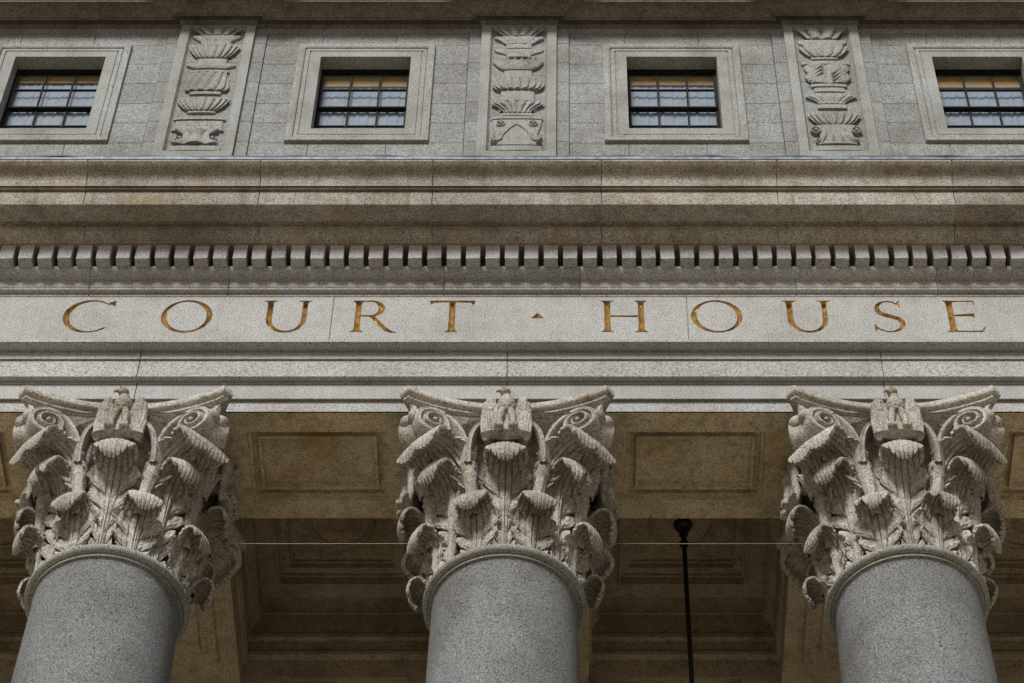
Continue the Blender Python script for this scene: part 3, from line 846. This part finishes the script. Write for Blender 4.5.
def leaf_high(v):
    a, b, ch = ((0, 0, None), (-.012, .015, (-.4, .12)), (.010, -.02, (.2, .10)))[v]
    return leaf_mesh('acanthus_leaf', sp((.56, .0), (.568, .5), (.585, .74), (.62, .88), (.675, .975), (.74 + a, 1.005), (.795 + a, .975), (.82 + a, .91 + b), (.81 + a, .85 + b), (.775 + a, .81 + b)),
                  [(0, .085), (.30, .10), (.48, .18), (.62, .205), (.78, .17), (.88, .16), (1, .13)], ribs=8, lobes=7, ns=140, seed=v * 1.7 + 2, curl=.69, chip=ch)
LEAF1 = [leaf_low(v) for v in range(3)]; LEAF2 = [leaf_high(v) for v in range(3)]
def corner_leaf(sgn):
    return leaf_mesh('calyx_leaf', sp((.615, .74), (.63, .86), (.66, .98), (.72, 1.09), (.82, 1.155), (.895, 1.165), (.945, 1.125), (.955, 1.06), (.935, 1.01)),
                     [(0, .07), (.2, .11), (.45, .165), (.7, .16), (1, .13)], ribs=7, lobes=6, thick=.030, phi=lambda s: sgn * R(25 + 14.5 * min(1, s * 1.35)), cup=.35, ns=100, seed=3, curl=.6, flare=.07, rib_amp=.010, scal=.022)
LEAF3 = {1: corner_leaf(1), -1: corner_leaf(-1)}
def caul_mesh(sgn):
    m = MB(); n = 24
    base = lambda ph, r, z: Vector((r * sin(R(ph)), -r * cos(R(ph)), z))
    N_ = 24
    rows = []
    for i in range(N_ + 1):
        t = i / N_; p = base(sgn * (22 + 4 * t), (.60 + .04 * t), (.40 + .56 * t) * k_)
        rr = .036 + .022 * t
        if t > .72: rr += .012 * abs(sin(pi * (t - .72) / .28 * 2.5))
        ph = R(sgn * 24); rad = Vector((sin(ph), -cos(ph), 0)); tan = Vector((cos(ph), sin(ph), 0))
        fl = .16 if t < .72 else .03
        rows.append([p + (rad * cos(2 * pi * k / n) + tan * sin(2 * pi * k / n)) * rr * (1 + fl * (abs(cos(6 * pi * k / n)) - .5)) for k in range(n)])
    m.grid(rows, closed_u=True); c = len(m.v); m.f.append(tuple(range(c - n, c)))
    me = m.mesh('stalk'); smooth_angle(me, 50); me.materials.append(M_CAP); return me
CAUL = {1: caul_mesh(1), -1: caul_mesh(-1)}
def volute_mesh(sgn):
    m = MB()
    e = Vector((.47 * sgn, -.20, 0)).normalized(); up = Vector((0, 0, 1)); nrm = Vector((-.20 * sgn, -.47, 0)).normalized()
    Cc = Vector((.565 * sgn, -.735, 1.282 * k_)); R0 = .135
    path = []
    st0 = Vector((.30 * sgn, -.63, .95 * k_)); a0 = Cc + (-e * .45 + up * .89).normalized() * (R0 + .01)
    mid = Vector((.36 * sgn, -.685, 1.24 * k_))
    c = curve([st0, st0.lerp(mid, .55) - e * .02, mid, mid.lerp(a0, .55) + up * .025, a0], 6)
    for i, p in enumerate(c[:-1]):
        t = i / len(c); tg = (c[i + 1] - p).normalized(); od = tg.cross(nrm).normalized()
        if od.dot(up) < 0 and t > .5: od = -od
        if od.dot(-e) < -.2 and t <= .5: od = -od
        path.append((p, od, .040 + .008 * t))
    turns = 2.1; n = 74; ast = math.atan2(.89, -.45)
    for i in range(n + 1):
        t = i / n; a = ast - 2 * pi * turns * t; r = R0 * (1 - t) ** .80 + .014
        d = e * cos(a) + up * sin(a)
        path.append((Cc + d * r + nrm * .03 * t, d, .040 * (1 - t) ** .6 + .010))
    rows = []
    for p, d, th in path:
        w = .040; h = th / 2
        sec = [(h, -.10), (h, w * .7), (h * .6, w), (0, w * .86), (-h * .6, w), (-h, w * .6), (-h, -.10)]
        rows.append([p + d * a + nrm * b for a, b in sec])
    m.grid(rows, closed_u=True)
    n2 = 40; disc = []
    for rr, b in ((.002, .0), (.130, .0), (.130, -.10), (.002, -.10)):
        disc.append([Cc + (e * cos(2 * pi * k / n2) + up * sin(2 * pi * k / n2)) * rr + nrm * b for k in range(n2)])
    m.grid(disc, closed_u=True)
    eye = []
    for i in range(7):
        q = pi / 2 * i / 6; eye.append([Cc + (e * cos(2 * pi * k / 16) + up * sin(2 * pi * k / 16)) * (.020 * cos(q) + .0005) + nrm * (.05 + .02 * sin(q)) for k in range(16)])
    m.grid(eye, closed_u=True)
    for (bx, by, bz, br) in ((.70, -.765, 1.335, .062), (.655, -.74, 1.36, .055)):
        m.grid([[Vector((bx * sgn, by, bz * k_)) + Vector((cos(2 * pi * k / 16) * cos(q), sin(2 * pi * k / 16) * cos(q), sin(q))) * br for k in range(16)] for q in [pi * (j / 10 - .5) * .999 for j in range(11)]], closed_u=True)
    me = m.mesh('volute'); smooth_angle(me, 45); me.materials.append(M_CAP); return me
VOL = {1: volute_mesh(1), -1: volute_mesh(-1)}
def helix_mesh(sgn):
    m = MB(); pts = [(.285 * sgn, -.63, .93 * k_), (.285 * sgn, -.66, 1.06 * k_), (.265 * sgn, -.69, 1.18 * k_), (.225 * sgn, -.705, 1.265 * k_), (.17 * sgn, -.71, 1.30 * k_), (.12 * sgn, -.71, 1.27 * k_), (.11 * sgn, -.71, 1.21 * k_), (.145 * sgn, -.715, 1.18 * k_), (.165 * sgn, -.72, 1.22 * k_)]
    c = curve(pts, 7); rows = []
    for i, p in enumerate(c):
        tg = (c[min(i + 1, len(c) - 1)] - c[max(i - 1, 0)]).normalized(); f = Vector((0, -1, 0)); f = (f - tg * f.dot(tg)).normalized(); o = tg.cross(f)
        h = .026 - .011 * i / len(c)
        rows.append([p + o * a * h + f * b for a, b in ((1, -.10), (1, .02), (.65, .036), (0, .026), (-.65, .036), (-1, .02), (-1, -.10))])
    m.grid(rows, closed_u=True)
    me = m.mesh('helix'); smooth_angle(me, 50); me.materials.append(M_CAP); return me
HEL = {1: helix_mesh(1), -1: helix_mesh(-1)}
def bell_mesh():
    m = MB(); m.lathe([(.50, -.01), (.495, .5), (.51, .95), (.57, 1.2), (.67, 1.33), (.715, 1.37), (.72, 1.41), (.60, 1.415), (.01, 1.415)], 64)
    m.v = [(x, y, z * k_) for x, y, z in m.v]
    me = m.mesh('capital'); smooth_angle(me, 40); me.materials.append(M_CAP); return me
def abacus_mesh():
    c, cut, sag = .835, .062, .19
    plan = []
    n = 22
    for s in range(4):
        a = s * pi / 2
        for i in range(n + 1):
            t = -1 + 2 * i / n
            x = t * (c - cut); y = -c + sag * (1 - t * t)
            plan.append((x * cos(a) - y * sin(a), x * sin(a) + y * cos(a)))
    N = len(plan)
    def off(o):
        out = []
        for i in range(N):
            p, q = plan[i - 1], plan[(i + 1) % N]
            tx, ty = q[0] - p[0], q[1] - p[1]; d = math.hypot(tx, ty)
            out.append((plan[i][0] + ty / d * o, plan[i][1] - tx / d * o))
        return out
    prof = [(-.13, 1.405), (-.125, 1.44)] + [(o, z) for o, z in arc((-.12, 1.445), (-.04, 1.535), .16, 7)] + [(-.034, 1.54), (-.032, 1.562), (-.02, 1.566)] + arc((-.018, 1.568), (.0, 1.615), -.25, 5) + [(.0, 1.64), (-.006, 1.65), (-.014, 1.655)]
    rows = [[(x, y, z * k_) for x, y in off(o)] for o, z in prof]
    m = MB(); m.grid(rows, closed_u=True)
    m.f.append(tuple(range(N))); k = len(m.v); m.f.append(tuple(range(k - N, k)))
    me = m.mesh('abacus'); smooth_angle(me, 32); me.materials.append(M_CAP); return me
def eagle_mesh():
    """eagle standing with half-folded wings, head turned; one continuous skin"""
    bm = bmesh.new()
    def ball(c, r, rot=(0, 0, 0), u=20, v=12):
        M = Matrix.Translation(c) @ Matrix.Rotation(rot[2], 4, 'Z') @ Matrix.Rotation(rot[1], 4, 'Y') @ Matrix.Rotation(rot[0], 4, 'X') @ Matrix.Diagonal((*r, 1))
        bmesh.ops.create_uvsphere(bm, u_segments=u, v_segments=v, radius=1, matrix=M)
    ball((0, -.03, .44), (.080, .070, .10), (R(-8), 0, 0))         # breast
    ball((0, -.002, .38), (.135, .046, .125)); ball((0, .005, .25), (.12, .050, .17))
    ball((0, .012, .37), (.15, .046, .15))                          # body merging into the folded wings
    ball((0, -.03, .525), (.046, .048, .055))                      # neck
    ball((-.010, -.055, .575), (.044, .050, .038))                 # head
    ball((-.052, -.075, .572), (.034, .018, .018), (0, R(-8), R(25)))  # beak
    ball((-.080, -.083, .557), (.010, .010, .018), (0, R(20), 0))
    ball((-.026, -.096, .588), (.018, .015, .008))                 # brow
    for s in (-1, 1):
        ball((s * .132, -.010, .495), (.046, .044, .070))          # shoulder of the wing
        ball((s * .138, -.008, .44), (.062, .042, .095))
        ball((s * .150, -.004, .36), (.062, .034, .17))
        ball((s * .162, -.002, .25), (.052, .030, .17))
        ball((s * .166, .0, .16), (.044, .028, .10))
        ball((s * .046, -.058, .30), (.034, .034, .085), (0, R(s * -6), 0))   # feathered thigh
        ball((s * .055, -.075, .215), (.026, .026, .075))
        for k in (-1, 0, 1): ball((s * .058 + k * .027, -.098, .135), (.012, .030, .030), (R(25), 0, 0), 12, 8)   # toes
        ball((s * .058, -.065, .135), (.04, .03, .03))
    ball((0, -.030, .108), (.215, .056, .019))                     # cushion of the perch
    me = bpy.data.meshes.new('tmp'); bm.to_mesh(me); bm.free()
    o = bpy.data.objects.new('tmp', me); COL.objects.link(o)
    md = o.modifiers.new('r', 'REMESH'); md.mode = 'VOXEL'; md.voxel_size = .006
    dg = bpy.context.evaluated_depsgraph_get(); out = bpy.data.meshes.new_from_object(o.evaluated_get(dg))
    bpy.data.objects.remove(o)
    bm = bmesh.new(); bm.from_mesh(out)
    bmesh.ops.smooth_vert(bm, verts=bm.verts, factor=.5, use_axis_x=True, use_axis_y=True, use_axis_z=True)
    bm.normal_update()
    for v in bm.verts:
        x, y, z = v.co
        if abs(x) > .09 and .11 < z < .54:                         # flight feathers and coverts
            g_ = .006 * (abs(sin((abs(x) - .15 - (z - .3) * .10) * 125)) - .5) if z < .38 else .006 * (abs(sin(z * 85 + abs(x) * 20)) ** .7 * abs(sin(x * 90)) - .3)
            v.co += v.normal * g_
        elif abs(x) < .07 and .30 < z < .52 and y < 0:
            v.co += v.normal * .007 * (abs(sin(z * 100)) * abs(sin(x * 75 + (int(z * 100 / pi) % 2) * pi / 2)) - .3)
    bm.to_mesh(out); bm.free(); out.name = 'eagle'
    out.polygons.foreach_set('use_smooth', [True] * len(out.polygons)); out.materials.clear(); out.materials.append(M_CAP); return out
BELL, ABA, EAG = bell_mesh(), abacus_mesh(), eagle_mesh()
ZB = 4.0
m = MB()
prof = [(.66, ZB + .55)] + [(.66 - .115 * ((t / 20) ** 1.6), ZB + .55 + (Z_NECK - .10 - ZB - .55) * t / 20) for t in range(1, 21)] + [(.552, Z_NECK - .06), (.565, Z_NECK - .045)]
m.lathe(prof, 96); SHAFT = m.mesh('shaft'); smooth_angle(SHAFT, 40); SHAFT.materials.append(M_SHAFT)
m = MB(); m.lathe([(.54, Z_NECK - .05), (.572, Z_NECK - .05), (.572, Z_NECK - .022)] + [(.566 + .049 * cos(a), Z_NECK + .014 + .043 * sin(a)) for a in [R(-75 + 165 * i / 12) for i in range(13)]] + [(.54, Z_NECK + .05)], 96)
RING = m.mesh('astragal'); smooth_angle(RING, 40); RING.materials.append(M_TRIM)
m = MB(); m.lathe([(.01, ZB), (.90, ZB), (.90, ZB + .2), (.86, ZB + .2)] + [(.80 + .09 * cos(a), ZB + .29 + .09 * sin(a)) for a in [R(-80 + 160 * i / 8) for i in range(9)]] + [(.74, ZB + .42)] + [(.68 + .05 * cos(a), ZB + .48 + .05 * sin(a)) for a in [R(-80 + 160 * i / 8) for i in range(9)]] + [(.66, ZB + .55)], 64)
BASE = m.mesh('column_base'); smooth_angle(BASE, 40); BASE.materials.append(M_SHAFT)
LABELS = ['granite column with eagle capital below the letters C O', 'granite column with eagle capital below the letter T, between the two soffit panels', 'granite column with eagle capital below the letters U S']
def child(name, me, parent, loc=(0, 0, 0), rz=0, sc=None):
    o = bpy.data.objects.new(name, me); COL.objects.link(o); o.parent = parent; o.location = loc; o.rotation_euler = (0, 0, rz)
    if sc: o.scale = sc
    return o
for i, cx in enumerate(COLX):
    t = thing('column', LABELS[i], 'column', (cx, COLY, 0), 'columns carrying the entablature')
    rnd = random.Random(40 + i)
    jr = lambda a=.015: rnd.uniform(-a, a)
    child('column_base', BASE, t); child('shaft', SHAFT, t, rz=rnd.uniform(0, 6)); child('astragal', RING, t)
    cap = child('capital', BELL, t, (0, 0, Z_NECK))
    child('abacus', ABA, cap)
    for a in (-157.5, -112.5, -67.5, -22.5, 22.5, 67.5, 112.5, 157.5):
        child('acanthus_leaf', LEAF1[rnd.choice((0, 0, 1, 2))], cap, rz=R(a) + jr(.03), sc=(1 + jr(.02), 1 + jr(.012), 1 + jr(.015)))
    for a in (-135, -90, -45, 0, 45, 90, 135):
        child('acanthus_leaf', LEAF2[rnd.choice((0, 0, 1, 2)) if a else 0], cap, rz=R(a) + jr(.02), sc=(1 + jr(.02), 1 + jr(.012), 1 + jr(.012)))
    for q in (0, 90, -90, 180):
        for s in (1, -1):
            if q == 180: pass
            child('calyx_leaf', LEAF3[s], cap, rz=R(q) + jr(.01)); child('volute', VOL[s], cap, rz=R(q))
            if q != 180: child('stalk', CAUL[s], cap, rz=R(q)); child('helix', HEL[s], cap, rz=R(q))
        if q != 180:
            a = R(q); child('eagle', EAG, cap, (.745 * sin(a), -.745 * cos(a), 1.00 * k_), a, (.94, 1.0, 1.05))

# ------------------------------------------------------------------ light, camera, view
W = bpy.data.worlds.new('World'); S.world = W; W.use_nodes = True
nt = W.node_tree; bg = nt.nodes['Background']
sky = nt.nodes.new('ShaderNodeTexSky'); sky.sky_type = 'NISHITA'; sky.sun_disc = False
SUN_EL, SUN_DIR = R(38), Vector((-.26, -1.0))
sky.sun_elevation = SUN_EL; sky.sun_rotation = math.atan2(SUN_DIR.x, SUN_DIR.y)
sky.dust_density = 2.0; sky.ozone_density = 1.0; sky.air_density = 1.0
nt.links.new(sky.outputs[0], bg.inputs[0]); bg.inputs[1].default_value = .052
sun = bpy.data.lights.new('Sun', 'SUN'); sun.energy = 3.9; sun.angle = R(17); sun.color = (1, .985, .925)
so = bpy.data.objects.new('Sun', sun); COL.objects.link(so)
h = SUN_DIR.normalized(); to_sun = Vector((h.x * cos(SUN_EL), h.y * cos(SUN_EL), sin(SUN_EL)))
so.rotation_euler = (-to_sun).to_track_quat('-Z', 'Y').to_euler(); so.location = to_sun * 60
cam = bpy.data.cameras.new('Camera'); co = bpy.data.objects.new('Camera', cam); COL.objects.link(co)
co.location = (0, 0, EYE); co.rotation_euler = (pi / 2 + PITCH, 0, 0)
cam.sensor_fit = 'HORIZONTAL'; cam.sensor_width = 36; cam.lens = FPX / 1024 * 36
cam.shift_x = (512 - CX) / 1024; cam.clip_end = 2000; cam.clip_start = .1
S.camera = co
S.view_settings.view_transform = 'Standard'; S.view_settings.look = 'None'
S.view_settings.exposure = .10; S.view_settings.gamma = 1
